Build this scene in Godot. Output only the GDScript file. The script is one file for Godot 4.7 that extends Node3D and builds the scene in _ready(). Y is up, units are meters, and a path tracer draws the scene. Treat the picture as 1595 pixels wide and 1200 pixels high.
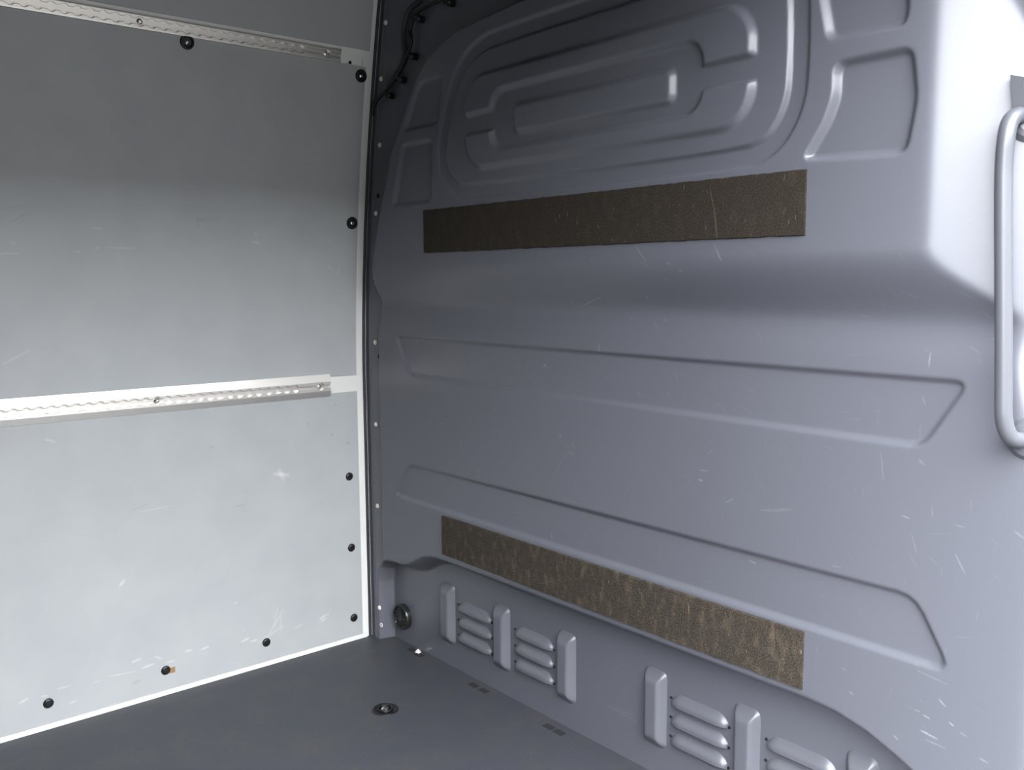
extends Node3D
# The load bay of a van seen through its open sliding side door.
# x = 0 is the far side wall, z = 0 the bulkhead, y = 0 the load floor; metres.

const FRONT_MARKS := [
	[0.859, 0.949, 0.922, 0.968, 1.2, 0.75, 1],
	[1.046, 1.062, 1.07, 1.034, 2.5, 0.45, 1],
	[1.229, 1.047, 1.236, 1.032, 1.6, 0.8, 0],
	[1.222, 1.06, 1.23, 1.045, 3, 0.35, 1],
	[0.909, 0.875, 0.912, 0.858, 1.4, 0.7, 0],
	[0.987, 0.935, 0.989, 0.921, 1.5, 0.3, 0],
	[0.739, 0.823, 0.745, 0.818, 3, 0.4, 0],
	[1.573, 0.895, 1.572, 0.874, 1.3, 0.7, 0],
	[1.561, 0.83, 1.566, 0.818, 1.6, 0.4, 0],
	[1.505, 0.74, 1.511, 0.698, 1.3, 0.35, 0],
	[1.565, 0.736, 1.57, 0.732, 4, 0.3, 0],
	[1.31, 0.612, 1.354, 0.623, 5, 0.18, 0],
	[1.542, 0.649, 1.554, 0.647, 1.4, 0.7, 0],
	[1.586, 0.673, 1.588, 0.656, 1.5, 0.35, 0],
	[1.558, 0.623, 1.567, 0.597, 1.2, 0.4, 0],
	[1.623, 0.608, 1.637, 0.584, 1.3, 0.6, 0],
	[1.621, 0.651, 1.634, 0.649, 1.2, 0.45, 0],
	[1.7, 0.658, 1.712, 0.651, 1.4, 0.5, 0],
	[1.43, 0.545, 1.446, 0.547, 2, 0.3, 0],
	[1.585, 0.329, 1.609, 0.325, 2.2, 0.75, 0],
	[1.61, 0.386, 1.619, 0.379, 2, 0.7, 0],
	[1.626, 0.357, 1.632, 0.354, 2, 0.75, 0],
	[1.588, 0.354, 1.597, 0.352, 1.8, 0.7, 0],
	[1.593, 0.317, 1.622, 0.316, 1.2, 0.5, 0],
	[1.642, 0.348, 1.651, 0.345, 1.6, 0.5, 0],
	[1.671, 0.32, 1.682, 0.318, 1.8, 0.5, 0],
	[1.577, 0.419, 1.62, 0.413, 1, 0.45, 0],
	[1.455, 0.383, 1.462, 0.382, 2, 0.4, 0],
	[1.469, 0.349, 1.474, 0.346, 2, 0.6, 0],
	[1.544, 0.305, 1.55, 0.301, 2, 0.6, 0],
	[1.575, 0.358, 1.582, 0.357, 1.6, 0.4, 0],
	[1.067, 0.65, 1.116, 0.649, 3, 0.4, 2],
	[1.27, 0.515, 1.283, 0.513, 2.2, 0.7, 1],
	[0.597, 0.667, 0.608, 0.622, 1.2, 0.35, 1],
	[0.608, 0.622, 0.635, 0.586, 1.2, 0.3, 1],
	[0.807, 0.628, 0.777, 0.582, 1, 0.3, 0],
	[0.824, 0.646, 0.836, 0.641, 2, 0.4, 0],
	[0.834, 0.666, 0.838, 0.658, 2, 0.4, 0],
	[1.005, 0.788, 1.015, 0.779, 1.2, 0.5, 0],
	[1.08, 0.793, 1.088, 0.784, 1.2, 0.35, 0],
	[1.163, 0.642, 1.17, 0.641, 2.5, 0.7, 0],
	[1.165, 0.66, 1.184, 0.661, 2, 0.4, 0],
	[1.223, 0.611, 1.239, 0.62, 1.4, 0.5, 0],
	[1.296, 0.61, 1.315, 0.615, 1.2, 0.4, 0],
	[1.184, 0.691, 1.191, 0.701, 1.2, 0.4, 0],
	[0.797, 0.678, 0.801, 0.671, 3, 0.3, 0],
	[0.762, 0.457, 0.765, 0.444, 1.6, 0.6, 0],
	[0.883, 0.096, 0.966, 0.092, 1, 0.45, 0],
	[0.901, 0.101, 0.969, 0.099, 0.8, 0.35, 0],
	[0.226, 0.64, 0.238, 0.631, 1.5, 0.3, 0],
	[0.368, 0.656, 0.379, 0.652, 2, 0.4, 0],
	[0.517, 0.566, 0.519, 0.533, 2, 0.35, 1],
	[0.561, 0.608, 0.568, 0.583, 5, 0.2, 2],
	[1.219, 0.173, 1.222, 0.172, 2, 0.4, 0],
	[1.119, 1.03, 1.125, 1.027, 2, 0.5, 0],
	[1.143, 1.017, 1.147, 1.016, 2, 0.5, 0],
	[1.107, 1.003, 1.11, 1, 2, 0.5, 0],
	[1.042, 0.969, 1.045, 0.965, 2, 0.4, 0],
	[0.931, 1.041, 0.935, 1.038, 2, 0.3, 0],
	[1.073, 0.928, 1.077, 0.926, 2, 0.5, 0],
	[1.05, 0.919, 1.055, 0.914, 2, 0.4, 0],
	[0.733, 0.815, 0.747, 0.823, 2, 0.35, 0],
	[1.565, 0.898, 1.569, 0.897, 2, 0.2, 0]]
const LEFT_MARKS := [
	[0.268, 0.507, 0.232, 0.499, 7, 0.55, 0],
	[0.255, 0.514, 0.245, 0.492, 9, 0.45, 0],
	[0.688, 1.121, 0.667, 1.121, 2, 0.4, 0],
	[0.685, 1.079, 0.675, 1.078, 3, 0.35, 0],
	[0.655, 1.079, 0.594, 1.079, 3, 0.3, 0],
	[0.872, 1.063, 0.835, 1.064, 2.5, 0.35, 0],
	[0.453, 1.155, 0.45, 1.134, 3, 0.25, 2],
	[0.444, 1.152, 0.441, 1.144, 3, 0.2, 2],
	[0.453, 1.149, 0.4, 1.151, 6, 0.12, 2],
	[0.312, 1.101, 0.296, 1.095, 5, 0.4, 0],
	[0.308, 1.123, 0.302, 1.117, 4, 0.3, 0],
	[0.356, 1.271, 0.337, 1.277, 2.5, 0.4, 1],
	[0.07, 1.053, 0.077, 1.016, 1.2, 0.4, 0],
	[0.104, 1.041, 0.096, 1.035, 6, 0.25, 0],
	[0.805, 0.66, 0.787, 0.653, 4, 0.45, 0],
	[0.877, 0.83, 0.826, 0.858, 4, 0.25, 0],
	[0.665, 0.297, 0.655, 0.307, 5, 0.6, 0],
	[0.39, 0.188, 0.383, 0.19, 3, 0.5, 0],
	[0.374, 0.084, 0.356, 0.088, 4, 0.6, 0],
	[0.371, 0.109, 0.366, 0.114, 3, 0.35, 0],
	[0.35, 0.077, 0.334, 0.078, 4, 0.5, 0],
	[0.89, 0.079, 0.875, 0.084, 4, 0.55, 0],
	[0.845, 0.081, 0.834, 0.079, 3, 0.5, 0],
	[0.699, 0.085, 0.641, 0.081, 2, 0.45, 0],
	[0.646, 0.105, 0.628, 0.108, 4, 0.6, 0],
	[0.623, 0.084, 0.6, 0.087, 4, 0.6, 0],
	[0.595, 0.105, 0.577, 0.094, 4, 0.4, 0],
	[0.518, 0.097, 0.505, 0.097, 3.5, 0.6, 0],
	[0.478, 0.091, 0.463, 0.094, 4, 0.6, 0],
	[0.565, 0.082, 0.549, 0.081, 3, 0.5, 0],
	[0.811, 0.088, 0.786, 0.088, 3, 0.4, 0],
	[0.789, 0.047, 0.775, 0.049, 4, 0.35, 0],
	[0.647, 0.053, 0.632, 0.055, 5, 0.2, 2],
	[0.703, 0.014, 0.686, 0.012, 2.5, 0.6, 0],
	[0.736, 0.079, 0.718, 0.082, 1.5, 0.4, 0],
	[0.151, 0.089, 0.13, 0.096, 4, 0.65, 0],
	[0.146, 0.082, 0.134, 0.086, 6, 0.45, 0],
	[0.13, 0.087, 0.118, 0.106, 1.5, 0.4, 0],
	[0.296, 0.088, 0.258, 0.139, 5, 0.25, 0],
	[0.286, 0.103, 0.272, 0.152, 3, 0.3, 0],
	[0.329, 0.07, 0.259, 0.096, 3, 0.35, 0],
	[0.222, 0.081, 0.205, 0.088, 5, 0.3, 0],
	[0.263, 0.132, 0.267, 0.085, 2, 0.35, 0],
	[0.378, 0.437, 0.353, 0.439, 2, 0.25, 2],
	[0.629, 0.471, 0.591, 0.48, 1.5, 0.25, 2],
	[0.614, 0.464, 0.531, 0.467, 3, 0.2, 0],
	[0.368, 0.472, 0.348, 0.462, 6, 0.25, 3],
	[0.438, 0.6, 0.425, 0.594, 3, 0.2, 2],
	[0.1, 0.593, 0.095, 0.587, 2, 0.4, 2],
	[0.052, 0.564, 0.046, 0.558, 2, 0.5, 2],
	[0.17, 0.632, 0.166, 0.624, 2, 0.4, 2],
	[0.088, 0.674, 0.082, 0.668, 2, 0.4, 2],
	[0.867, 1.156, 0.819, 1.164, 1.5, 0.2, 2],
	[0.845, 1.13, 0.817, 1.151, 1.5, 0.25, 2],
	[0.85, 1.088, 0.844, 1.084, 3, 0.3, 0],
	[0.726, 1.07, 0.715, 1.069, 3, 0.3, 0],
	[0.105, 1.108, 0.096, 1.1, 4, 0.2, 0],
	[0.562, 0.067, 0.547, 0.053, 0, 1, 4]]

var rng := RandomNumberGenerator.new()
var M := {}

# ---------- naming and tagging ----------
func tag(o: Node, label: String, category: String, group := "") -> Node:
	o.set_meta("label", label)
	o.set_meta("category", category)
	if group != "":
		o.set_meta("group", group)
	return o

func structure(o: Node, label: String, category: String) -> Node:
	tag(o, label, category)
	o.set_meta("kind", "structure")
	return o

func numbered(called: String, parent: Node) -> String:
	if not parent.has_node(called):
		return called
	var n := 1
	while parent.has_node("%s_%03d" % [called, n]):
		n += 1
	return "%s_%03d" % [called, n]

func thing(called: String, at: Vector3, label: String, category: String, group := "") -> Node3D:
	var o := Node3D.new()
	o.name = numbered(called, self)
	add_child(o, true)
	o.position = at
	tag(o, label, category, group)
	return o

func put(called: String, mesh: Mesh, mat: Material, parent: Node, at := Vector3.ZERO) -> MeshInstance3D:
	var o := MeshInstance3D.new()
	o.name = numbered(called, parent)
	o.mesh = mesh
	if mat:
		o.material_override = mat
	o.cast_shadow = GeometryInstance3D.SHADOW_CASTING_SETTING_ON
	parent.add_child(o, true)
	o.position = at
	return o

# ---------- mesh helpers ----------
func new_st() -> SurfaceTool:
	var st := SurfaceTool.new()
	st.begin(Mesh.PRIMITIVE_TRIANGLES)
	return st

func tri(st: SurfaceTool, a: Vector3, b: Vector3, c: Vector3, hint: Vector3) -> void:
	var n := (b - a).cross(c - a)
	if n.length() < 1e-14:
		return
	n = n.normalized()
	if n.dot(hint) < 0.0:
		n = -n
		var t := b
		b = c
		c = t
	# clockwise seen from the front
	for p in [a, c, b]:
		st.set_normal(n)
		st.set_uv(Vector2(p.z, p.y))
		st.add_vertex(p)

func quad(st: SurfaceTool, a: Vector3, b: Vector3, c: Vector3, d: Vector3, hint: Vector3) -> void:
	tri(st, a, b, c, hint)
	tri(st, a, c, d, hint)

func box(st: SurfaceTool, lo: Vector3, hi: Vector3, b := 0.0) -> void:
	var c := (lo + hi) * 0.5
	var h := (hi - lo) * 0.5
	b = min(b, 0.45 * min(h.x, min(h.y, h.z)))
	for ax in 3:
		for s in [-1.0, 1.0]:
			var u := (ax + 1) % 3
			var v := (ax + 2) % 3
			var q := []
			for k in [[-1, -1], [1, -1], [1, 1], [-1, 1]]:
				var p := Vector3.ZERO
				p[ax] = s * h[ax]
				p[u] = k[0] * (h[u] - b)
				p[v] = k[1] * (h[v] - b)
				q.append(c + p)
			var n := Vector3.ZERO
			n[ax] = s
			quad(st, q[0], q[1], q[2], q[3], n)
	if b <= 0.0:
		return
	for ax in 3:
		var u := (ax + 1) % 3
		var v := (ax + 2) % 3
		for su in [-1.0, 1.0]:
			for sv in [-1.0, 1.0]:
				var q := []
				for k in [[-1, 0], [1, 0], [1, 1], [-1, 1]]:
					var p := Vector3.ZERO
					p[ax] = k[0] * (h[ax] - b)
					p[u] = su * (h[u] if k[1] == 0 else h[u] - b)
					p[v] = sv * (h[v] - b if k[1] == 0 else h[v])
					q.append(c + p)
				var n := Vector3.ZERO
				n[u] = su
				n[v] = sv
				quad(st, q[0], q[1], q[2], q[3], n)
	for sx in [-1.0, 1.0]:
		for sy in [-1.0, 1.0]:
			for sz in [-1.0, 1.0]:
				var s := Vector3(sx, sy, sz)
				tri(st, c + s * Vector3(h.x, h.y - b, h.z - b), c + s * Vector3(h.x - b, h.y, h.z - b), c + s * Vector3(h.x - b, h.y - b, h.z), s)

func box_mesh(lo: Vector3, hi: Vector3, b := 0.0) -> ArrayMesh:
	var st := new_st()
	box(st, lo, hi, b)
	return st.commit()

# profile of (radius, height) pairs turned about an axis
func lathe(profile: Array, axis: Vector3, segs := 24, st: SurfaceTool = null, at := Vector3.ZERO) -> ArrayMesh:
	var own := st == null
	if own:
		st = new_st()
	var w := axis.normalized()
	var u := w.cross(Vector3(0.31, 0.87, 0.21)).normalized()
	var v := w.cross(u)
	for i in profile.size() - 1:
		var p0: Vector2 = profile[i]
		var p1: Vector2 = profile[i + 1]
		var d := p1 - p0
		if d.length() < 1e-7:
			continue
		var n2 := Vector2(d.y, -d.x).normalized()
		for k in segs:
			var ang := [TAU * k / segs, TAU * (k + 1) / segs]
			var pts := []
			var ns := []
			for a in ang:
				var r: Vector3 = u * cos(a) + v * sin(a)
				pts.append([at + r * p0.x + w * p0.y, at + r * p1.x + w * p1.y])
				ns.append(r * n2.x + w * n2.y)
			var order := [[0, 0], [0, 1], [1, 1], [0, 0], [1, 1], [1, 0]]
			var a3: Vector3 = pts[0][0]
			var cr: Vector3 = (pts[0][1] - a3).cross(pts[1][1] - a3)
			if cr.length() < 1e-14:
				cr = (pts[1][1] - a3).cross(pts[1][0] - a3)
			if cr.dot(ns[0]) > 0.0:
				order = [[0, 0], [1, 1], [0, 1], [0, 0], [1, 0], [1, 1]]
			for o in order:
				st.set_normal(ns[o[0]])
				st.set_uv(Vector2.ZERO)
				st.add_vertex(pts[o[0]][o[1]])
	return st.commit() if own else null

func tube(path: PackedVector3Array, radius: float, segs := 14, caps := true) -> ArrayMesh:
	var st := new_st()
	var rings := []
	var nr := []
	var up := Vector3(0.123, 0.3, 0.94).normalized()
	for i in path.size():
		var t := (path[min(i + 1, path.size() - 1)] - path[max(i - 1, 0)]).normalized()
		var u := (up - t * up.dot(t)).normalized()
		up = u
		var v := t.cross(u)
		var ring := []
		var nn := []
		for k in segs:
			var a := TAU * k / segs
			var d := u * cos(a) + v * sin(a)
			ring.append(path[i] + d * radius)
			nn.append(d)
		rings.append(ring)
		nr.append(nn)
	for i in path.size() - 1:
		for k in segs:
			var k2 := (k + 1) % segs
			var q := [[i, k], [i + 1, k], [i + 1, k2], [i, k2]]
			var a: Vector3 = rings[i][k]
			var cr: Vector3 = (rings[i + 1][k] - a).cross(rings[i + 1][k2] - a)
			var ids := [0, 1, 2, 0, 2, 3]
			if cr.dot(nr[i][k]) > 0.0:
				ids = [0, 2, 1, 0, 3, 2]
			for id in ids:
				st.set_normal(nr[q[id][0]][q[id][1]])
				st.set_uv(Vector2.ZERO)
				st.add_vertex(rings[q[id][0]][q[id][1]])
	if caps:
		for e in [0, path.size() - 1]:
			var out: Vector3 = path[e] - path[1 if e == 0 else e - 1]
			for k in segs:
				tri(st, path[e], rings[e][k], rings[e][(k + 1) % segs], out)
	return st.commit()

func smooth_path(ctrl: Array, per := 6) -> PackedVector3Array:
	var out := PackedVector3Array()
	for i in ctrl.size() - 1:
		var p0: Vector3 = ctrl[max(i - 1, 0)]
		var p1: Vector3 = ctrl[i]
		var p2: Vector3 = ctrl[i + 1]
		var p3: Vector3 = ctrl[min(i + 2, ctrl.size() - 1)]
		for k in per:
			var t := float(k) / per
			out.append(0.5 * ((2.0 * p1) + (p2 - p0) * t + (2.0 * p0 - 5.0 * p1 + 4.0 * p2 - p3) * t * t + (3.0 * p1 - p0 - 3.0 * p2 + p3) * t * t * t))
	out.append(ctrl[-1])
	return out

# a smooth grid of points -> mesh, normals towards `facing`
func grid_mesh(pts: PackedVector3Array, uvs: PackedVector2Array, nx: int, ny: int, facing: Vector3) -> ArrayMesh:
	var nrm := PackedVector3Array()
	nrm.resize(nx * ny)
	var flip := false
	for j in ny:
		for i in nx:
			var a := pts[j * nx + min(i + 1, nx - 1)] - pts[j * nx + max(i - 1, 0)]
			var b := pts[min(j + 1, ny - 1) * nx + i] - pts[max(j - 1, 0) * nx + i]
			var n := a.cross(b).normalized()
			if n.dot(facing) < 0.0:
				n = -n
				flip = true
			nrm[j * nx + i] = n
	var idx := PackedInt32Array()
	idx.resize((nx - 1) * (ny - 1) * 6)
	var w := 0
	for j in ny - 1:
		for i in nx - 1:
			var a := j * nx + i
			var b := a + 1
			var c := a + nx + 1
			var d := a + nx
			if flip:
				idx[w] = a; idx[w + 1] = b; idx[w + 2] = c; idx[w + 3] = a; idx[w + 4] = c; idx[w + 5] = d
			else:
				idx[w] = a; idx[w + 1] = c; idx[w + 2] = b; idx[w + 3] = a; idx[w + 4] = d; idx[w + 5] = c
			w += 6
	var arr := []
	arr.resize(Mesh.ARRAY_MAX)
	arr[Mesh.ARRAY_VERTEX] = pts
	arr[Mesh.ARRAY_NORMAL] = nrm
	arr[Mesh.ARRAY_TEX_UV] = uvs
	arr[Mesh.ARRAY_INDEX] = idx
	var m := ArrayMesh.new()
	m.add_surface_from_arrays(Mesh.PRIMITIVE_TRIANGLES, arr)
	return m

# ---------- distance fields for the pressed sheet ----------
func sd_poly(p: Vector2, v: PackedVector2Array) -> float:
	var d := (p - v[0]).length_squared()
	var s := 1.0
	var j := v.size() - 1
	for i in v.size():
		var e := v[j] - v[i]
		var w := p - v[i]
		var b := w - e * clampf(w.dot(e) / e.length_squared(), 0.0, 1.0)
		d = minf(d, b.length_squared())
		var c1 := p.y >= v[i].y
		var c2 := p.y < v[j].y
		var c3 := e.x * w.y > e.y * w.x
		if (c1 and c2 and c3) or (not c1 and not c2 and not c3):
			s = -s
		j = i
	return s * sqrt(d)

func sd_box(p: Vector2, lo: Vector2, hi: Vector2, r: float) -> float:
	var q := (p - (lo + hi) * 0.5).abs() - (hi - lo) * 0.5 + Vector2(r, r)
	return minf(maxf(q.x, q.y), 0.0) + Vector2(maxf(q.x, 0.0), maxf(q.y, 0.0)).length() - r

func inside(sd: float, w: float) -> float:
	return 1.0 - smoothstep(-w * 0.5, w * 0.5, sd)

func rounded(pts: Array, r: float) -> PackedVector2Array:
	var out := PackedVector2Array()
	var n := pts.size()
	for i in n:
		var p: Vector2 = pts[i]
		var a: Vector2 = (pts[(i + n - 1) % n] - p)
		var b: Vector2 = (pts[(i + 1) % n] - p)
		var t: float = min(r, 0.45 * min(a.length(), b.length()))
		var pa := p + a.normalized() * t
		var pb := p + b.normalized() * t
		for k in 4:
			var f := k / 3.0
			out.append(pa.lerp(p, f).lerp(p.lerp(pb, f), f))
	return out

func table(y: float, t: Array) -> float:
	if y <= t[0][0]:
		return t[0][1]
	for i in t.size() - 1:
		if y <= t[i + 1][0]:
			var f: float = (y - t[i][0]) / (t[i + 1][0] - t[i][0])
			f = f * f * (3.0 - 2.0 * f) * 0.5 + f * 0.5
			return lerpf(t[i][1], t[i + 1][1], f)
	return t[-1][1]

# inner face of the side wall: upright up to the waist, leaning in above it
func wall_x(y: float) -> float:
	return 0.126 * pow(maxf(0.0, y - 0.75), 1.75)

var pf := {}

func press_shapes() -> void:
	pf.face = PackedVector2Array([Vector2(0.085, -0.3), Vector2(0.085, 0.85), Vector2(0.112, 1.0), Vector2(0.162, 1.15), Vector2(0.225, 1.31), Vector2(0.285, 1.4), Vector2(0.34, 1.475), Vector2(0.40, 1.525), Vector2(0.5, 1.56), Vector2(0.72, 1.575), Vector2(2.4, 1.58), Vector2(2.4, -0.3)])
	pf.foot = rounded([Vector2(0.047, -0.3), Vector2(0.047, 0.238), Vector2(0.205, 0.236), Vector2(0.30, 0.293), Vector2(1.47, 0.297), Vector2(1.64, 0.21), Vector2(1.67, -0.3)], 0.08)
	pf.mid = rounded([Vector2(0.172, 0.858), Vector2(1.628, 0.855), Vector2(1.567, 0.757), Vector2(0.232, 0.763)], 0.02)
	pf.low = rounded([Vector2(0.222, 0.528), Vector2(1.565, 0.53), Vector2(1.622, 0.432), Vector2(0.155, 0.436)], 0.026)
	pf.window = PackedVector2Array([Vector2(0.434, 1.262), Vector2(0.431, 1.305), Vector2(0.46, 1.387), Vector2(0.491, 1.452), Vector2(0.53, 1.49), Vector2(0.581, 1.515), Vector2(0.65, 1.525), Vector2(1.30, 1.525), Vector2(1.345, 1.51), Vector2(1.375, 1.48), Vector2(1.388, 1.44), Vector2(1.39, 1.30), Vector2(1.381, 1.256), Vector2(1.359, 1.216), Vector2(1.326, 1.189), Vector2(1.271, 1.176), Vector2(0.557, 1.178), Vector2(0.508, 1.184), Vector2(0.468, 1.21), Vector2(0.444, 1.235)])
	for pass_no in 2:
		var cut := PackedVector2Array()
		for i in pf.window.size():
			var a: Vector2 = pf.window[i]
			var b: Vector2 = pf.window[(i + 1) % pf.window.size()]
			cut.append(a.lerp(b, 0.25))
			cut.append(a.lerp(b, 0.75))
		pf.window = cut
	pf.right_low = rounded([Vector2(1.436, 1.314), Vector2(1.549, 1.314), Vector2(1.558, 1.249), Vector2(1.546, 1.176), Vector2(1.388, 1.182), Vector2(1.422, 1.232), Vector2(1.436, 1.268)], 0.014)
	pf.right_up = rounded([Vector2(1.40, 1.46), Vector2(1.424, 1.352), Vector2(1.537, 1.350), Vector2(1.541, 1.37), Vector2(1.53, 1.46)], 0.012)
	pf.left_up = rounded([Vector2(0.352, 1.452), Vector2(0.372, 1.464), Vector2(0.455, 1.464), Vector2(0.437, 1.36), Vector2(0.297, 1.36)], 0.014)
	pf.left_low = rounded([Vector2(0.288, 1.327), Vector2(0.41, 1.327), Vector2(0.402, 1.187), Vector2(0.242, 1.187)], 0.014)

func press(x: float, y: float) -> float:
	var p := Vector2(x, y)
	# the upper half of the sheet stands 45 mm proud of the lower half
	var z := 0.045 * smoothstep(0.932, 1.045, y)
	z -= 0.007 * exp(-pow((y - 0.930) / 0.035, 2.0))
	var sd := 0.0
	if y > 0.70 and y < 0.92 and x > 0.1:
		z -= 0.0075 * inside(sd_poly(p, pf.mid), 0.010)
	elif y > 0.40 and y < 0.57 and x > 0.1:
		z -= 0.0075 * inside(sd_poly(p, pf.low), 0.010)
	elif y > 1.14 and x > 0.2 and x < 1.6:
		if x > 0.4 and x < 1.42 and y < 1.56:
			sd = sd_poly(p, pf.window)
			z -= 0.006 * inside(sd, 0.007)
			if sd < -0.02:
				z += 0.007 * inside(sd + 0.032, 0.007)
			if sd < -0.04:
				var ring := inside(sd_box(p, Vector2(0.55, 1.243), Vector2(1.295, 1.438), 0.065), 0.014)
				ring *= 1.0 - inside(sd_box(p, Vector2(0.641, 1.277), Vector2(1.198, 1.397), 0.04), 0.014)
				ring *= 1.0 - inside(sd_box(p, Vector2(1.15, 1.313), Vector2(1.36, 1.352), 0.004), 0.010)
				ring *= 1.0 - inside(sd_box(p, Vector2(0.50, 1.318), Vector2(0.69, 1.360), 0.004), 0.010)
				z += 0.011 * ring
				z += 0.011 * inside(sd_box(p, Vector2(0.715, 1.303), Vector2(1.134, 1.359), 0.014), 0.014)
		if x > 1.36:
			z -= 0.011 * (inside(sd_poly(p, pf.right_low), 0.012) + inside(sd_poly(p, pf.right_up), 0.012))
		elif x < 0.47:
			z -= 0.009 * (inside(sd_poly(p, pf.left_low), 0.011) + inside(sd_poly(p, pf.left_up), 0.011))
	# flange along the side wall and under the roof
	if x < 0.9 or y > 1.5:
		sd = sd_poly(p, pf.face)
		z = lerpf(-0.014, z, inside(sd, 0.016 if y < 1.0 else 0.03))
		if x < 0.2:
			var e := x - wall_x(y)
			z += 0.004 * inside(absf(e - 0.022) - 0.002, 0.004)
	# recessed foot with the vents
	if y < 0.36:
		sd = sd_poly(p, pf.foot)
		var w := lerpf(0.018, 0.036, smoothstep(0.07, 0.16, x))
		z = lerpf(z, -0.057, inside(sd, w))
	# the edge by the door turns away towards the front
	if x > 1.5:
		var turn := 0.045 - 0.45 * (x - 1.581) + 0.022 * (1.0 - smoothstep(0.70, 0.93, y))
		# the upper end of the pillar flattens out again
		if y > 1.2:
			turn += 0.40 * 0.004 * log(1.0 + exp(((x + 0.5 * (y - 1.38)) - 1.655) / 0.004))
		var k := 0.0024
		z = -k * log(exp(-z / k) + exp(-turn / k))
	return z

func bulkhead_mesh() -> ArrayMesh:
	press_shapes()
	var nx := 590
	var ny := 560
	var pts := PackedVector3Array()
	var uvs := PackedVector2Array()
	pts.resize(nx * ny)
	uvs.resize(nx * ny)
	for j in ny:
		var y := 1.735 * j / (ny - 2.0) - 0.004
		if j == ny - 1:
			y = 1.96
		var x0 := wall_x(y) - 0.003
		for i in nx:
			var x := lerpf(x0, 1.86, i / (nx - 1.0))
			pts[j * nx + i] = Vector3(x, y, press(x, y))
			uvs[j * nx + i] = Vector2(x / 1.92, 1.0 - (y + 0.01) / 1.92)
	return grid_mesh(pts, uvs, nx, ny, Vector3(0, 0, 1))

# upright stiffening rib: a hipped ridge
func rib_mesh() -> ArrayMesh:
	var nx := 33
	var ny := 65
	var pts := PackedVector3Array()
	var uvs := PackedVector2Array()
	for j in ny:
		for i in nx:
			var x := lerpf(-0.031, 0.031, i / (nx - 1.0))
			var y := lerpf(-0.084, 0.084, j / (ny - 1.0))
			var ax := (0.0285 - absf(x)) / 0.0125
			var ay := (0.0815 - absf(y)) / 0.022
			var corner := -sd_box(Vector2(x, y), Vector2(-0.0285, -0.0815), Vector2(0.0285, 0.0815), 0.017) / 0.0125
			var h := -log(exp(-9.0 * ax) + exp(-9.0 * ay) + exp(-9.0 * corner) + exp(-9.0)) / 9.0
			pts.append(Vector3(x, y, maxf(0.0175 * h + 0.002, -0.0025)))
			uvs.append(Vector2(0.3 + x, 0.4 + y))
	return grid_mesh(pts, uvs, nx, ny, Vector3(0, 0, 1))

# vent louvre: a long scoop, full below and pointed at its ends
func louvre_mesh(half: float) -> ArrayMesh:
	var nx := 49
	var ny := 21
	var pts := PackedVector3Array()
	var uvs := PackedVector2Array()
	for j in ny:
		for i in nx:
			var x := lerpf(-half, half, i / (nx - 1.0))
			var y := lerpf(-0.0165, 0.0165, j / (ny - 1.0))
			var along := clampf((half - absf(x)) / 0.030, 0.0, 1.0)
			var a := sqrt(1.0 - pow(1.0 - along, 2.0))
			var top := lerpf(-0.010, 0.0150, a)
			var bot := -0.0115
			var t := clampf((top - y) / maxf(top - bot, 0.001), 0.0, 1.0)
			var h := sin(minf(t * 1.35, 1.0) * PI * 0.5) * a * 0.0135
			if y < bot:
				h = lerpf(h, 0.0, clampf((bot - y) / 0.003, 0.0, 1.0))
			pts.append(Vector3(x, y, h - 0.0012))
			uvs.append(Vector2(0.3 + x, 0.4 + y))
	return grid_mesh(pts, uvs, nx, ny, Vector3(0, 0, 1))

# ---------- materials ----------
func plain(c: Color, rough: float, metal := 0.0, spec := 0.5) -> StandardMaterial3D:
	var m := StandardMaterial3D.new()
	m.albedo_color = c
	m.roughness = rough
	m.metallic = metal
	m.metallic_specular = spec
	return m

func noise_img(n: int, freq: float, oct: int, seed_no: int, h := 0) -> Image:
	var f := FastNoiseLite.new()
	f.seed = seed_no
	f.noise_type = FastNoiseLite.TYPE_SIMPLEX_SMOOTH
	f.frequency = freq
	f.fractal_type = FastNoiseLite.FRACTAL_FBM
	f.fractal_octaves = oct
	return f.get_image(n, n if h == 0 else h, false, false, true)

# scratch or scuff: a ragged stroke of another colour
func stroke(img: Image, ppm: float, off: Vector2, a: Vector2, b: Vector2, w: float, alpha: float, col: Color) -> void:
	var pa := (a - off) * ppm
	var pb := (b - off) * ppm
	pa.y = img.get_height() - pa.y
	pb.y = img.get_height() - pb.y
	var r := maxf(0.6, w * 0.5 * ppm / 1000.0)
	var lo := Vector2(minf(pa.x, pb.x), minf(pa.y, pb.y)) - Vector2(r + 2, r + 2)
	var hi := Vector2(maxf(pa.x, pb.x), maxf(pa.y, pb.y)) + Vector2(r + 2, r + 2)
	var e := pb - pa
	for y in range(maxi(0, int(lo.y)), mini(img.get_height(), int(hi.y) + 1)):
		for x in range(maxi(0, int(lo.x)), mini(img.get_width(), int(hi.x) + 1)):
			var p := Vector2(x + 0.5, y + 0.5)
			var t := 0.0 if e.length_squared() < 1e-6 else clampf((p - pa).dot(e) / e.length_squared(), 0.0, 1.0)
			var d := (p - pa - e * t).length()
			var k := clampf(1.0 - (d - r + 0.7) / 1.4, 0.0, 1.0)
			if k <= 0.0:
				continue
			k *= alpha * rng.randf_range(0.35, 1.0) * (0.6 + 0.4 * sin(PI * clampf(t, 0.05, 0.95)))
			img.set_pixel(x, y, img.get_pixel(x, y).lerp(col, k))

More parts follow.
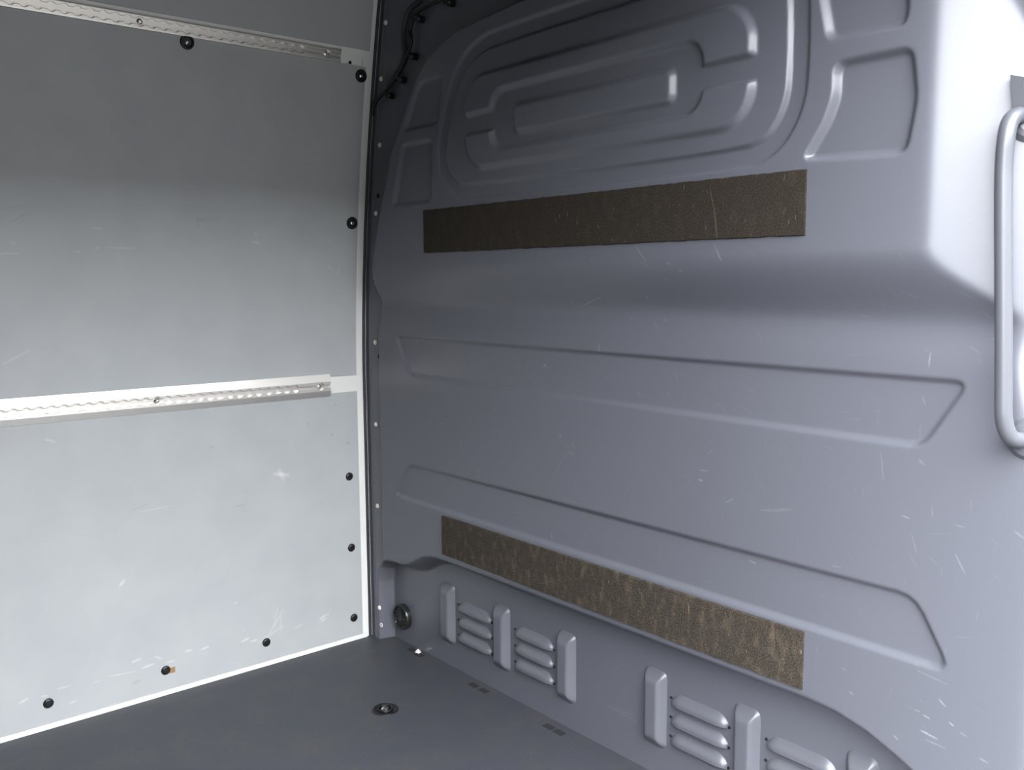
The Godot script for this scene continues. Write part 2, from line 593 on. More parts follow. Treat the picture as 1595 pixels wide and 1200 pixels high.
const INK := [Color(0.93, 0.93, 0.93), Color(0.80, 0.74, 0.62), Color(0.33, 0.31, 0.27), Color(0.80, 0.70, 0.70), Color(0.62, 0.47, 0.32)]

func paint_texture(base: Color) -> ImageTexture:
	var n := 2048
	var img := Image.create(n, n, false, Image.FORMAT_RGB8)
	img.fill(base)
	var ppm := n / 1.92
	for k in 2600:
		var x := rng.randi_range(0, n - 1)
		var y := rng.randi_range(0, n - 1)
		img.set_pixel(x, y, base.lerp(Color(0.85, 0.85, 0.85) if k % 3 else Color(0.1, 0.1, 0.1), rng.randf_range(0.05, 0.22)))
	for m in FRONT_MARKS:
		stroke(img, ppm, Vector2(0, -0.01), Vector2(m[0], m[1]), Vector2(m[2], m[3]), m[4], m[5] * 0.6, INK[int(m[6])])
	for k in 260:
		var p := Vector2(rng.randf_range(0.3, 1.75), rng.randf_range(0.1, 1.05))
		var a := rng.randf_range(-1.9, -0.4) if k % 4 else rng.randf_range(-0.3, 0.3)
		var l := rng.randf_range(0.004, 0.03)
		stroke(img, ppm, Vector2(0, -0.01), p, p + Vector2(cos(a), sin(a)) * l, rng.randf_range(0.6, 1.4), rng.randf_range(0.04, 0.16), INK[0])
	img.generate_mipmaps()
	return ImageTexture.create_from_image(img)

# laminate board of the side wall: 1.024 m square, faint mottling and scuffs
func board_texture(base: Color, y0: float, seed_no: int) -> ImageTexture:
	var n := 1024
	var img := Image.create(n, n, false, Image.FORMAT_RGB8)
	var a := noise_img(n, 0.35, 2, seed_no).get_data()
	var b := noise_img(n, 0.006, 3, seed_no + 1).get_data()
	var out := PackedByteArray()
	out.resize(n * n * 3)
	var c := [base.r * 255.0, base.g * 255.0, base.b * 255.0]
	for i in n * n:
		var v := (a[i] - 128) * 0.020 + (b[i] - 128) * 0.028
		out[i * 3] = clampi(int(c[0] + v), 0, 255)
		out[i * 3 + 1] = clampi(int(c[1] + v), 0, 255)
		out[i * 3 + 2] = clampi(int(c[2] + v * 0.9), 0, 255)
	img = Image.create_from_data(n, n, false, Image.FORMAT_RGB8, out)
	for m in LEFT_MARKS:
		if m[6] == 4:
			for yy in range(int((m[3] - y0) * 1000.0), int((m[1] - y0) * 1000.0)):
				for xx in range(int(m[2] * 1000.0), int(m[0] * 1000.0)):
					if yy > 0 and yy < n:
						img.set_pixel(xx, n - yy, INK[4].lerp(INK[2], rng.randf_range(0.0, 0.35)))
			continue
		stroke(img, 1000.0, Vector2(0, y0), Vector2(m[0], m[1]), Vector2(m[2], m[3]), m[4] * 1.35, m[5] * 0.75, INK[int(m[6])])
	img.generate_mipmaps()
	return ImageTexture.create_from_image(img)

# coated plywood of the floor, dusty in patches
func floor_texture(base: Color, dust: Color) -> ImageTexture:
	var n := 1024
	var a := noise_img(n, 0.30, 3, 11).get_data()
	var b := noise_img(n, 0.010, 4, 12).get_data()
	var g := noise_img(n, 0.05, 3, 13).get_data()
	var out := PackedByteArray()
	out.resize(n * n * 3)
	for i in n * n:
		var k := clampf((b[i] - 96) / 190.0, 0.0, 1.0) * clampf(g[i] / 190.0, 0.0, 1.0)
		var s := (a[i] - 128) * 0.07
		out[i * 3] = clampi(int(lerpf(base.r, dust.r, k) * 255.0 + s), 0, 255)
		out[i * 3 + 1] = clampi(int(lerpf(base.g, dust.g, k) * 255.0 + s), 0, 255)
		out[i * 3 + 2] = clampi(int(lerpf(base.b, dust.b, k) * 255.0 + s), 0, 255)
	var img := Image.create_from_data(n, n, false, Image.FORMAT_RGB8, out)
	for k in 150:
		var p := Vector2(rng.randf_range(0.0, 1.4), rng.randf_range(0.0, 1.4))
		var an := rng.randf_range(0.0, TAU)
		stroke(img, n / 1.4, Vector2.ZERO, p, p + Vector2(cos(an), sin(an)) * rng.randf_range(0.004, 0.12), 1.0, rng.randf_range(0.05, 0.16), Color(0.6, 0.6, 0.6))
	for k in 60:
		var p := Vector2(rng.randf_range(0.0, 1.4), rng.randf_range(0.0, 1.4))
		stroke(img, n / 1.4, Vector2.ZERO, p, p + Vector2(0.002, 0.001), 2.0, 0.5, Color(0.75, 0.75, 0.72))
	img.generate_mipmaps()
	return ImageTexture.create_from_image(img)

# worn rubbing strip: dark fibre with dusty brown and olive blotches
func strip_texture(seed_no: int, wear: float) -> ImageTexture:
	var w := 2048
	var h := 205
	var a := noise_img(w, 0.13, 4, seed_no, h).get_data()
	# smears run up and down the strip
	var bi := noise_img(w, 0.020, 6, seed_no + 1, 90)
	bi.resize(w, h, Image.INTERPOLATE_BILINEAR)
	var b := bi.get_data()
	var c := noise_img(w, 0.024, 6, seed_no + 2, h).get_data()
	var dark := Color(0.205, 0.182, 0.155) if wear > 0.5 else Color(0.162, 0.140, 0.114)
	var brown := Color(0.375, 0.325, 0.27)
	var olive := Color(0.29, 0.278, 0.228)
	var black := Color(0.15, 0.14, 0.115)
	var out := PackedByteArray()
	out.resize(w * h * 3)
	for i in w * h:
		var kb := clampf((b[i] - 135) / 190.0, 0.0, 1.0) * wear
		var ko := clampf((c[i] - 120) / 280.0, 0.0, 1.0) * wear
		var kd := clampf((105 - c[i]) / 160.0, 0.0, 1.0) * wear
		var col := dark.lerp(brown, kb).lerp(olive, ko * 0.7).lerp(black, kd * 0.8)
		var s := (a[i] - 128) * (0.11 + 0.10 * wear)
		out[i * 3] = clampi(int(col.r * 255.0 + s), 0, 255)
		out[i * 3 + 1] = clampi(int(col.g * 255.0 + s), 0, 255)
		out[i * 3 + 2] = clampi(int(col.b * 255.0 + s), 0, 255)
	var img := Image.create_from_data(w, h, false, Image.FORMAT_RGB8, out)
	for k in 110:
		var p := Vector2(rng.randf_range(0.0, 1.02), rng.randf_range(0.0, 0.1))
		if wear < 0.5 and rng.randf() > p.x:
			continue
		var an := rng.randf_range(-1.9, -1.1)
		stroke(img, 2000.0, Vector2.ZERO, p, p + Vector2(cos(an), sin(an)) * rng.randf_range(0.0, 0.008), rng.randf_range(0.8, 1.8), rng.randf_range(0.2, 0.65), Color(0.66, 0.61, 0.52))
	if wear < 0.5:
		stroke(img, 2000.0, Vector2.ZERO, Vector2(0.836, 0.081), Vector2(0.845, 0.05), 2.0, 0.45, Color(0.62, 0.50, 0.38))
		stroke(img, 2000.0, Vector2.ZERO, Vector2(0.845, 0.05), Vector2(0.852, 0.003), 4.0, 0.32, Color(0.62, 0.54, 0.44))
	else:
		stroke(img, 2000.0, Vector2.ZERO, Vector2(0.955, 0.10), Vector2(0.958, 0.055), 8.0, 0.4, Color(0.47, 0.40, 0.32))
		stroke(img, 2000.0, Vector2.ZERO, Vector2(0.95, 0.05), Vector2(0.965, 0.04), 11.0, 0.35, Color(0.45, 0.40, 0.33))
		stroke(img, 2000.0, Vector2.ZERO, Vector2(0.775, 0.085), Vector2(0.777, 0.065), 2.0, 0.6, Color(0.66, 0.58, 0.46))
	img.generate_mipmaps()
	return ImageTexture.create_from_image(img)

func textured(tex: Texture2D, rough: float, spec := 0.5) -> StandardMaterial3D:
	var m := plain(Color.WHITE, rough, 0.0, spec)
	m.albedo_texture = tex
	return m

# ---------- builders ----------
func strip_mesh(length: float, height: float, thick: float) -> ArrayMesh:
	var st := new_st()
	var top := []
	var n := 90
	for i in n + 1:
		var x := length * i / n
		top.append([Vector3(x, height + rng.randf_range(-0.0007, 0.0007), 0), Vector3(x, rng.randf_range(-0.0007, 0.0007), 0)])
	var e := 0.0012
	var f := Vector3(0, 0, thick)
	for i in n:
		var a: Vector3 = top[i][0]
		var b: Vector3 = top[i + 1][0]
		var c: Vector3 = top[i + 1][1]
		var d: Vector3 = top[i][1]
		var da := Vector3(0, -e, thick)
		var du := Vector3(0, e, thick)
		quad(st, a + da, b + da, c + du, d + du, Vector3(0, 0, 1))
		quad(st, a, b, b + da, a + da, Vector3(0, 1, 1))
		quad(st, d, c, c + du, d + du, Vector3(0, -1, 1))
	for s in [[0, -1.0], [n, 1.0]]:
		var a: Vector3 = top[s[0]][0]
		var d: Vector3 = top[s[0]][1]
		quad(st, a, d, d + Vector3(0, e, thick), a + Vector3(0, -e, thick), Vector3(s[1], 0, 0))
	quad(st, top[0][0], top[n][0], top[n][1], top[0][1], Vector3(0, 0, -1))
	var mesh := st.commit()
	# lay the print along the strip
	var arr := mesh.surface_get_arrays(0)
	var uv := PackedVector2Array()
	for p in arr[Mesh.ARRAY_VERTEX]:
		uv.append(Vector2(p.x / 1.024, 1.0 - p.y / 0.1025))
	arr[Mesh.ARRAY_TEX_UV] = uv
	var m := ArrayMesh.new()
	m.add_surface_from_arrays(Mesh.PRIMITIVE_TRIANGLES, arr)
	return m

# perforated lashing rail along z; local frame: x off the wall, y across the rail
func rail_mesh(half_up: float, half_down: float, edge: float, crown: float, z0: float, z1: float, last_hole: float, lone_hole: float) -> ArrayMesh:
	var st := new_st()
	var zs := []
	var z := z0
	while z < z1:
		zs.append(z)
		z += 0.0018 if z < 1.05 else 0.02
	zs.append(z1)
	var rows := []
	for zz in zs:
		var w := 0.0042
		if absf(zz - lone_hole) < 0.0098:
			w = maxf(w, sqrt(maxf(0.0, 0.0098 * 0.0098 - pow(zz - lone_hole, 2.0))))
		if zz > last_hole - 0.0098:
			w = maxf(w, 0.0058) if zz > last_hole else w
			var q := fposmod(zz - last_hole + 0.0127, 0.0254) - 0.0127
			w = maxf(w, sqrt(maxf(0.0, 0.0098 * 0.0098 - q * q)))
		rows.append([Vector3(0, half_up, zz), Vector3(edge, half_up - 0.0006, zz), Vector3(crown, 0.0125, zz), Vector3(crown, w + 0.0008, zz), Vector3(crown - 0.0006, w, zz), Vector3(0.0012, w, zz), Vector3(0.0012, -w, zz), Vector3(crown - 0.0006, -w, zz), Vector3(crown, -w - 0.0008, zz), Vector3(crown, -0.0125, zz), Vector3(edge, -half_down + 0.0006, zz), Vector3(0, -half_down, zz)])
	var hints := [Vector3(0.2, 1, 0), Vector3(1, 0.1, 0), Vector3(1, 0, 0), Vector3(1, -1, 0), Vector3(0, -1, 0), Vector3(1, 0, 0), Vector3(0, 1, 0), Vector3(1, 1, 0), Vector3(1, 0, 0), Vector3(1, -0.1, 0), Vector3(0.2, -1, 0)]
	for i in rows.size() - 1:
		for k in 11:
			quad(st, rows[i][k], rows[i + 1][k], rows[i + 1][k + 1], rows[i][k + 1], hints[k])
	var r0: Array = rows[0]
	quad(st, r0[0], r0[1], r0[2], Vector3(0, r0[2].y, z0), Vector3(0, 0, -1))
	quad(st, Vector3(0, r0[2].y, z0), r0[2], r0[3], Vector3(0, r0[3].y, z0), Vector3(0, 0, -1))
	quad(st, r0[11], r0[10], r0[9], Vector3(0, r0[9].y, z0), Vector3(0, 0, -1))
	quad(st, Vector3(0, r0[9].y, z0), r0[9], r0[8], Vector3(0, r0[8].y, z0), Vector3(0, 0, -1))
	return st.commit()

func panel_mesh(y0: float, y1: float, z0: float, z1: float, thick: float, uy: float) -> ArrayMesh:
	var st := new_st()
	var rows := 24
	for j in rows:
		var ya := lerpf(y0, y1, float(j) / rows)
		var yb := lerpf(y0, y1, float(j + 1) / rows)
		var a := Vector3(wall_x(ya) + thick, ya, z0)
		var b := Vector3(wall_x(yb) + thick, yb, z0)
		var f := Vector3(0, 0, z1 - z0)
		var back := Vector3(-thick - 0.001, 0, 0)
		var na := Vector3(1, -(wall_x(ya + 0.01) - wall_x(ya - 0.01)) / 0.02, 0).normalized()
		var nb := Vector3(1, -(wall_x(yb + 0.01) - wall_x(yb - 0.01)) / 0.02, 0).normalized()
		for q in [[a, na], [b + f, nb], [b, nb], [a, na], [a + f, na], [b + f, nb]]:
			st.set_normal(q[1])
			st.set_uv(Vector2(q[0].z / 1.024, 1.0 - (q[0].y - uy) / 1.024))
			st.add_vertex(q[0])
		quad(st, a, b, b + back, a + back, Vector3(0, 0, -1))
		if j == 0:
			quad(st, a, a + f, a + f + back, a + back, Vector3(0, -1, 0))
		if j == rows - 1:
			quad(st, b, b + f, b + f + back, b + back, Vector3(0, 1, 0))
	return st.commit()

func side_point(y: float, z: float, off: float) -> Vector3:
	return Vector3(wall_x(y) + off, y, z)

func _ready() -> void:
	rng.seed = 4711
	# ----- camera -----
	var cam := Camera3D.new()
	cam.name = "camera"
	cam.fov = 45.3615
	cam.near = 0.02
	cam.transform = Transform3D(Basis(Vector3(0.64489795, -0.0057614, -0.76424697), Vector3(-0.08203462, 0.99367258, -0.07671461), Vector3(0.75985324, 0.1121678, 0.64034478)), Vector3(2.19530928, 1.0, 1.30915902))
	add_child(cam)
	cam.current = true
	# ----- sky and exposure -----
	var env := Environment.new()
	env.background_mode = Environment.BG_SKY
	var sm := ProceduralSkyMaterial.new()
	sm.sky_top_color = Color(0.92, 0.935, 0.955)
	sm.sky_horizon_color = Color(0.94, 0.95, 0.965)
	sm.sky_curve = 0.25
	sm.ground_horizon_color = Color(0.45, 0.45, 0.45)
	sm.ground_bottom_color = Color(0.4, 0.4, 0.4)
	sm.sun_angle_max = 0.0
	sm.energy_multiplier = 1.0
	var sky := Sky.new()
	sky.sky_material = sm
	env.sky = sky
	env.tonemap_mode = Environment.TONE_MAPPER_LINEAR
	env.tonemap_exposure = 28.5
	env.sdfgi_enabled = true
	env.ssao_enabled = true
	env.ssil_enabled = true
	var we := WorldEnvironment.new()
	we.name = "world"
	we.environment = env
	add_child(we)

	# ----- materials -----
	var paint_c := Color(0.345, 0.349, 0.373)
	M.paint = textured(paint_texture(paint_c), 0.35, 0.52)
	M.paint_plain = plain(paint_c, 0.35, 0.0, 0.52)
	M.body = plain(Color(0.86, 0.86, 0.84), 0.38)
	var board := Color(0.645, 0.655, 0.655)
	M.board_low = textured(board_texture(board, 0.0, 21), 0.5)
	M.board_mid = textured(board_texture(board, 0.68, 31), 0.5)
	M.board = plain(board, 0.5)
	M.floor = textured(floor_texture(Color(0.225, 0.231, 0.255), Color(0.272, 0.265, 0.253)), 0.55)
	M.floor.uv1_triplanar = true
	M.floor.uv1_scale = Vector3(1.0 / 1.4, 1.0 / 1.4, 1.0 / 1.4)
	M.strip_up = textured(strip_texture(51, 0.22), 0.85, 0.35)
	M.strip_low = textured(strip_texture(61, 0.95), 0.9, 0.35)
	M.alu = plain(Color(0.90, 0.885, 0.86), 0.40, 0.85)
	M.steel = plain(Color(0.82, 0.82, 0.82), 0.22, 1.0)
	M.rivet = plain(Color(0.92, 0.90, 0.86), 0.3, 0.4)
	M.black = plain(Color(0.055, 0.055, 0.06), 0.45)
	M.joint = plain(Color(0.6, 0.6, 0.58), 0.6)
	M.hole = plain(Color(0.03, 0.03, 0.035), 0.9)
	M.seal = plain(Color(0.17, 0.17, 0.18), 0.6)
	M.cap = plain(Color(0.13, 0.13, 0.125), 0.3)
	M.sleeve = plain(Color(0.20, 0.20, 0.205), 0.6)
	M.rubber = plain(Color(0.13, 0.13, 0.135), 0.7)
	M.handle = plain(Color(0.305, 0.31, 0.33), 0.36, 0.0, 0.5)
	M.roof = plain(Color(0.24, 0.24, 0.245), 0.8)
	M.lining = plain(Color(0.30, 0.30, 0.31), 0.7)
	M.asphalt = plain(Color(0.25, 0.25, 0.248), 0.95)
	M.render_wall = plain(Color(0.29, 0.28, 0.265), 0.9)

	build_shell()
	build_side_wall()
	build_bulkhead()
	build_things()

func build_shell() -> void:
	# load floor with the small dark inlays along the bulkhead
	var fl := put("floor", box_mesh(Vector3(-0.03, -0.05, -0.30), Vector3(1.80, 0.0, 3.2), 0.0), M.floor, self)
	structure(fl, "dark grey coated plywood load floor of the van", "floor")
	for s in [[0.168, -0.038], [0.205, -0.034], [0.452, -0.030], [0.492, -0.030], [0.733, -0.026], [0.768, -0.026]]:
		put("floor_inlay", box_mesh(Vector3(-0.0145, 0.0, -0.0085), Vector3(0.0145, 0.0008, 0.0085), 0.0003), M.rubber, fl, Vector3(s[0], 0, s[1]))
	put("screw_tip", lathe([Vector2(0.009, 0), Vector2(0.006, 0.005), Vector2(0.002, 0.009), Vector2(0, 0.0095)], Vector3.UP, 14), M.rivet, fl, Vector3(0.190, 0.0, -0.042))
	structure(put("ceiling", box_mesh(Vector3(-0.1, 1.95, -0.34), Vector3(1.90, 2.0, 3.25)), M.roof, self), "grey roof lining over the load bay", "ceiling")
	structure(put("wall_back", box_mesh(Vector3(-0.1, -0.05, 3.2), Vector3(1.90, 1.95, 3.25)), M.lining, self), "closed rear doors at the back of the load bay", "wall")
	var wr := Node3D.new()
	wr.name = "wall_right"
	add_child(wr)
	structure(wr, "door side wall with the sliding door opening", "wall")
	put("rear_section", box_mesh(Vector3(1.80, -0.05, 1.36), Vector3(1.88, 1.95, 3.2), 0.01), M.lining, wr)
	put("door_header", box_mesh(Vector3(1.70, 1.70, -0.30), Vector3(1.88, 1.95, 1.36), 0.01), M.lining, wr)
	put("door_sill", box_mesh(Vector3(1.80, -0.30, -0.30), Vector3(1.88, -0.02, 1.36), 0.006), M.black, wr)
	put("door_pillar", box_mesh(Vector3(1.845, -0.05, -0.36), Vector3(1.93, 1.95, -0.12), 0.01), M.body, wr)
	put("cab_panel", box_mesh(Vector3(-0.1, -0.05, -0.36), Vector3(1.86, 1.95, -0.33)), M.lining, wr)
	structure(put("ground", box_mesh(Vector3(-30, -0.75, -30), Vector3(30, -0.65, 30)), M.asphalt, self), "grey asphalt around the van", "ground")
	structure(put("wall_yard", box_mesh(Vector3(10.0, -0.65, -30), Vector3(10.4, 3.75, 17.0)), M.render_wall, self), "dull rendered yard wall opposite the open door", "wall")

func build_side_wall() -> void:
	# white body skin behind the boards
	var pts := PackedVector3Array()
	var uvs := PackedVector2Array()
	for j in 60:
		var y := lerpf(-0.05, 1.98, j / 59.0)
		for z in [-0.34, 3.22]:
			pts.append(Vector3(wall_x(y), y, z))
			uvs.append(Vector2(z, y))
	var wl := Node3D.new()
	wl.name = "wall_left"
	add_child(wl)
	structure(wl, "side wall of the van with grey boards over white bodywork", "wall")
	put("body_skin", grid_mesh(pts, uvs, 2, 60, Vector3(1, 0, 0)), M.body, wl)
	put("outer_skin", box_mesh(Vector3(-0.09, -0.05, -0.36), Vector3(-0.03, 1.98, 3.25)), M.body, wl)
	put("kick_trim", box_mesh(Vector3(-0.002, 0.0, 0.004), Vector3(0.0055, 0.0125, 3.2), 0.001), M.body, wl)
	# joint of the body frame beside the upper rail
	put("frame_joint", box_mesh(Vector3(0.0, -0.018, -0.0006), Vector3(0.0004, 0.018, 0.0006)), M.joint, wl, side_point(1.567, 0.028, 0.0))
	put("locating_hole", lathe([Vector2(0.0042, 0.0), Vector2(0.0042, 0.0006), Vector2(0, 0.0006)], Vector3(1, -0.15, 0), 16), M.hole, wl, side_point(1.5535, 0.063, 0.0002))
	var low := put("board", panel_mesh(0.0135, 0.7025, 0.018, 3.2, 0.004, 0.0), M.board_low, wl)
	var mid := put("board", panel_mesh(0.748, 1.5475, 0.018, 3.2, 0.004, 0.68), M.board_mid, wl)
	put("board", panel_mesh(1.588, 1.95, 0.010, 3.2, 0.004, 1.5), M.board, wl)
	# black push plugs
	var dome := lathe([Vector2(0.0112, 0.0), Vector2(0.0112, 0.0015), Vector2(0.0098, 0.0034), Vector2(0.0075, 0.0046), Vector2(0.0070, 0.0040), Vector2(0.0052, 0.0040), Vector2(0.0046, 0.0050), Vector2(0.0, 0.0054)], Vector3(1, 0, 0), 26)
	for k in [[0.469, 0.049], [0.268, 0.048], [0.066, 0.046], [0.064, 0.308], [0.063, 0.57], [0.061, 0.833], [0.062, 1.10]]:
		put("plug", dome, M.black, low, side_point(k[0], k[1], 0.004))
	# open cup washers with a bright screw
	var cup := lathe([Vector2(0.0142, 0.0), Vector2(0.0142, 0.002), Vector2(0.0125, 0.0042), Vector2(0.0105, 0.0045), Vector2(0.0085, 0.0015), Vector2(0.0, 0.0012)], Vector3(1, 0, 0), 28)
	for k in [[1.538, 0.482], [1.525, 0.031], [1.155, 0.036]]:
		var at := side_point(k[0], k[1], 0.004)
		var lean := Vector3(1, -(wall_x(k[0] + 0.01) - wall_x(k[0] - 0.01)) / 0.02, 0).normalized()
		var c := put("cup_washer", cup, M.black, mid, at)
		c.rotation.z = atan2(lean.y, lean.x)
		c.scale = Vector3(1, 1.15, 1.15)
		var s := put("washer_screw", lathe([Vector2(0.0055, 0.001), Vector2(0.0050, 0.0032), Vector2(0.0028, 0.0044), Vector2(0.0022, 0.003), Vector2(0, 0.003)], Vector3(1, 0, 0), 18), M.steel, mid, at)
		s.rotation.z = c.rotation.z

func build_bulkhead() -> void:
	var wf := Node3D.new()
	wf.name = "wall_front"
	add_child(wf)
	structure(wf, "slate grey pressed steel bulkhead between load bay and cab", "wall")
	put("pressed_sheet", bulkhead_mesh(), M.paint, wf)
	# black seal between the flange and the white body
	var path := PackedVector3Array()
	for j in 60:
		var y := lerpf(0.0, 1.95, j / 59.0)
		path.append(Vector3(wall_x(y) + 0.004, y, -0.006))
	put("edge_seal", tube(path, 0.0040, 10), M.seal, wf)
	# rivets up the flange
	var rv := lathe([Vector2(0.0068, 0.0), Vector2(0.0062, 0.0022), Vector2(0.004, 0.0042), Vector2(0, 0.005)], Vector3(0, 0, 1), 16)
	for r in [[0.132, 1.649], [0.105, 1.515], [0.092, 1.35], [0.066, 1.176], [0.055, 1.007], [0.048, 0.833], [0.042, 0.608], [0.041, 0.38], [0.039, 0.088]]:
		put("rivet", rv, M.rivet, wf, Vector3(r[0] + 0.006, r[1] + 0.004, -0.0135))
	for r in [[0.083, 1.225], [0.071, 0.80]]:
		put("flange_hole", lathe([Vector2(0.006, 0), Vector2(0.006, 0.0008), Vector2(0, 0.0008)], Vector3(0, 0, 1), 16), M.hole, wf, Vector3(r[0], r[1], -0.0138))
	var clip := put("clip_ring", lathe([Vector2(0.0062, 0.0), Vector2(0.0060, 0.0022), Vector2(0.0038, 0.0022), Vector2(0.0036, 0.0)], Vector3(0, 0, 1), 18), M.body, wf, Vector3(0.052, 0.044, -0.0138))
	put("clip_centre", lathe([Vector2(0.0036, 0.0012), Vector2(0, 0.0012)], Vector3(0, 0, 1), 14), M.hole, clip)
	# stiffening ribs and vent louvres of the foot
	var rm := rib_mesh()
	for x in [0.314, 0.534, 0.760, 1.020, 1.239, 1.465]:
		put("rib", rm, M.paint_plain, wf, Vector3(x, 0.142, -0.0575))
	for g in [[0.357, 0.492], [0.582, 0.716], [1.061, 1.198], [1.282, 1.42]]:
		var half: float = (g[1] - g[0]) * 0.5
		var lm := louvre_mesh(half)
		for y in [0.176, 0.136, 0.096]:
			var lv := put("louvre", lm, M.paint_plain, wf, Vector3((g[0] + g[1]) * 0.5, y, -0.0568))
			for s in [-1.0, 1.0]:
				put("vent_hole", lathe([Vector2(0.0030, -0.001), Vector2(0.0030, 0.0010), Vector2(0, 0.0010)], Vector3(0, 0, 1), 12), M.hole, lv, Vector3(s * (half + 0.0015), -0.009 if s > 0 else 0.0, 0.0))

func build_things() -> void:
	# rubbing strips on the bulkhead
	var su := put("rubbing_strip", strip_mesh(1.015, 0.1, 0.004), M.strip_up, self, Vector3(0.379, 1.067, 0.0449))
	tag(su, "dark brown rubbing strip below the large pressed panel, almost clean", "strip")
	var sl := put("rubbing_strip", strip_mesh(1.014, 0.1, 0.004), M.strip_low, self, Vector3(0.372, 0.323, 0.0002))
	tag(sl, "mottled brown and olive rubbing strip above the vent louvres", "strip")
	# lashing rails
	var ml := thing("lashing_rail", Vector3(0.0005, 0.7235, 0.0), "wide aluminium lashing rail with scalloped slot at waist height on the side wall", "rail", "lashing rails on the side wall")
	put("rail_body", rail_mesh(0.0325, 0.0285, 0.0055, 0.0105, 0.101, 3.1, 0.205, 0.131), M.alu, ml)
	var head := lathe([Vector2(0.0065, 0.0), Vector2(0.0062, 0.0026), Vector2(0.0035, 0.0042), Vector2(0.0026, 0.0030), Vector2(0, 0.0030)], Vector3(1, 0, 0), 18)
	for z in [0.131, 0.56, 1.0]:
		put("rail_screw", head, M.steel, ml, Vector3(0.0014, 0.0, z))
	var tl := thing("lashing_rail", side_point(1.5645, 0.0, 0.0005), "narrow aluminium lashing rail with scalloped slot high under the roof", "rail", "lashing rails on the side wall")
	tl.rotation.z = atan2(-(wall_x(1.58) - wall_x(1.55)) / 0.03, 1.0) 
	put("rail_body", rail_mesh(0.0150, 0.0155, 0.0075, 0.0080, 0.093, 3.1, 0.205, 0.133), M.alu, tl)
	for z in [0.133, 0.586, 1.04]:
		put("rail_screw", head, M.steel, tl, Vector3(0.0014, 0.0, z))
	# round ribbed cap low in the corner of the bulkhead
	var cp := thing("round_cap", Vector3(0.104, 0.074, -0.0575), "round black ribbed plastic cap low in the corner of the bulkhead", "cap")
	put("cap_rim", lathe([Vector2(0.036, 0.0), Vector2(0.036, 0.012), Vector2(0.0345, 0.0155), Vector2(0.0325, 0.0165), Vector2(0.0305, 0.0155), Vector2(0.0295, 0.011), Vector2(0.0, 0.010)], Vector3(0, 0, 1), 40), M.cap, cp)
	put("cap_hub", lathe([Vector2(0.011, 0.010), Vector2(0.0105, 0.0155), Vector2(0.0085, 0.0172), Vector2(0.006, 0.0155), Vector2(0.0, 0.015)], Vector3(0, 0, 1), 24), M.cap, cp)
	for k in 16:
		var a := TAU * k / 16.0
		var f := put("cap_fin", box_mesh(Vector3(0.0105, -0.0012, 0.009), Vector3(0.0298, 0.0012, 0.0155), 0.0006), M.cap, cp)
		f.rotation.z = a
	put("cap_pin", lathe([Vector2(0.0035, 0.0), Vector2(0.003, 0.003), Vector2(0, 0.004)], Vector3(0, 0, 1), 14), M.steel, cp, Vector3(-0.021, -0.019, 0.0135))
	# sunk lashing eye in the floor
	var le := thing("lashing_eye", Vector3(0.419, 0.0, 0.208), "round sunk lashing eye with a bright steel stud in the floor", "lashing eye")
	put("eye_cup", lathe([Vector2(0.0315, 0.0), Vector2(0.031, 0.0014), Vector2(0.028, 0.0020), Vector2(0.0245, 0.0014), Vector2(0.021, 0.0007), Vector2(0.0, 0.0004)], Vector3.UP, 40), M.black, le)
	put("eye_stud", lathe([Vector2(0.0100, 0.0), Vector2(0.0095, 0.003), Vector2(0.007, 0.0055), Vector2(0.0035, 0.007), Vector2(0, 0.0073)], Vector3.UP, 26), M.steel, le)
	var ring := PackedVector3Array()
	for k in 25:
		var a := TAU * k / 24.0
		ring.append(Vector3(cos(a) * 0.0165, 0.0035, sin(a) * 0.0165))
	put("eye_ring", tube(ring, 0.0022, 10, false), M.black, le)
	# cable along the upper corner
	var ctrl := []
	for p in [[0.078, 1.430, -0.004], [0.088, 1.458, -0.004], [0.149, 1.484, -0.004], [0.204, 1.514, -0.003], [0.239, 1.539, -0.002], [0.266, 1.579, -0.002], [0.262, 1.610, -0.003], [0.285, 1.640, -0.003], [0.340, 1.648, -0.003], [0.43, 1.650, -0.003], [0.8, 1.66, -0.003]]:
		ctrl.append(Vector3(p[0], p[1], p[2]))
	var cb := thing("cable", Vector3.ZERO, "black cable clipped along the upper corner of the bulkhead", "cable")
	put("cable_sheath", tube(smooth_path(ctrl), 0.0048, 10), M.black, cb)
	var slv := []
	for p in [[0.150, 1.494], [0.205, 1.530], [0.226, 1.560], [0.222, 1.612], [0.245, 1.655], [0.30, 1.672]]:
		slv.append(Vector3(p[0], p[1], -0.010))
	put("cable_sleeve", tube(smooth_path(slv), 0.0065, 10), M.sleeve, cb)
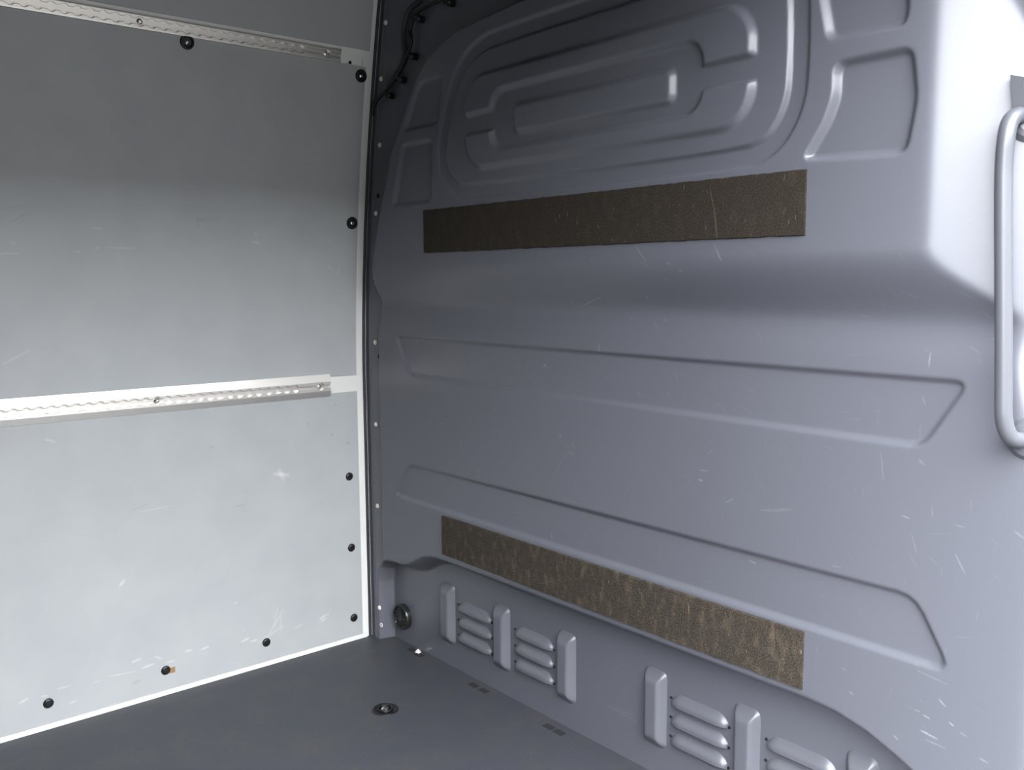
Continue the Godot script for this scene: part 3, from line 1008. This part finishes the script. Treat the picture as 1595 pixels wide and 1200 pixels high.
	for p in [[0.155, 1.472], [0.210, 1.502], [0.262, 1.548], [0.292, 1.630], [0.415, 1.640], [0.60, 1.65]]:
		var c := put("cable_clip", lathe([Vector2(0.0085, -0.014), Vector2(0.0085, 0.004), Vector2(0.006, 0.008), Vector2(0, 0.009)], Vector3(0, 0, 1), 16), M.black, cb, Vector3(p[0] + 0.010, p[1] - 0.004, -0.002))
		put("clip_tongue", box_mesh(Vector3(-0.015, 0.0, 0.0), Vector3(0.001, 0.006, 0.008), 0.001), M.black, c)
	# grab handle on the door edge of the bulkhead
	var gh := thing("grab_handle", Vector3.ZERO, "grey painted tubular grab handle beside the door opening", "handle")
	var hp := []
	for p in [[1.688, 1.212, -0.030], [1.687, 1.212, -0.010], [1.684, 1.210, 0.016], [1.680, 1.202, 0.032], [1.679, 1.180, 0.041], [1.6785, 1.13, 0.042], [1.684, 1.02, 0.042], [1.689, 0.93, 0.042], [1.693, 0.85, 0.042], [1.695, 0.815, 0.041], [1.699, 0.794, 0.033], [1.704, 0.786, 0.016], [1.708, 0.785, -0.012]]:
		hp.append(Vector3(p[0], p[1], p[2]))
	put("grip", tube(smooth_path(hp, 8), 0.0108, 20), M.handle, gh)
	put("mount", lathe([Vector2(0.028, -0.03), Vector2(0.027, 0.004), Vector2(0.021, 0.009), Vector2(0.014, 0.011), Vector2(0.0, 0.011)], Vector3(0.4, 0, 0.9), 28), M.handle, gh, Vector3(1.690, 1.203, -0.006))
	put("mount", lathe([Vector2(0.030, -0.02), Vector2(0.029, 0.004), Vector2(0.023, 0.010), Vector2(0.014, 0.012), Vector2(0.0, 0.012)], Vector3(0.12, 0, 1), 28), M.handle, gh, Vector3(1.712, 0.786, -0.004))
	var st := new_st()
	var outline := [Vector2(1.671, 1.262), Vector2(1.689, 1.256), Vector2(1.735, 1.252), Vector2(1.735, 1.218), Vector2(1.677, 1.218)]
	for k in outline.size():
		var a: Vector2 = outline[k]
		var b: Vector2 = outline[(k + 1) % outline.size()]
		var mid := Vector2(1.70, 1.238)
		quad(st, Vector3(a.x, a.y, -0.08), Vector3(b.x, b.y, -0.08), Vector3(b.x, b.y, 0.020), Vector3(a.x, a.y, 0.020), Vector3((a.x + b.x) * 0.5 - mid.x, (a.y + b.y) * 0.5 - mid.y, 0))
		tri(st, Vector3(a.x, a.y, 0.020), Vector3(b.x, b.y, 0.020), Vector3(mid.x, mid.y, 0.020), Vector3(0, 0, 1))
	put("bracket", st.commit(), M.handle, gh)
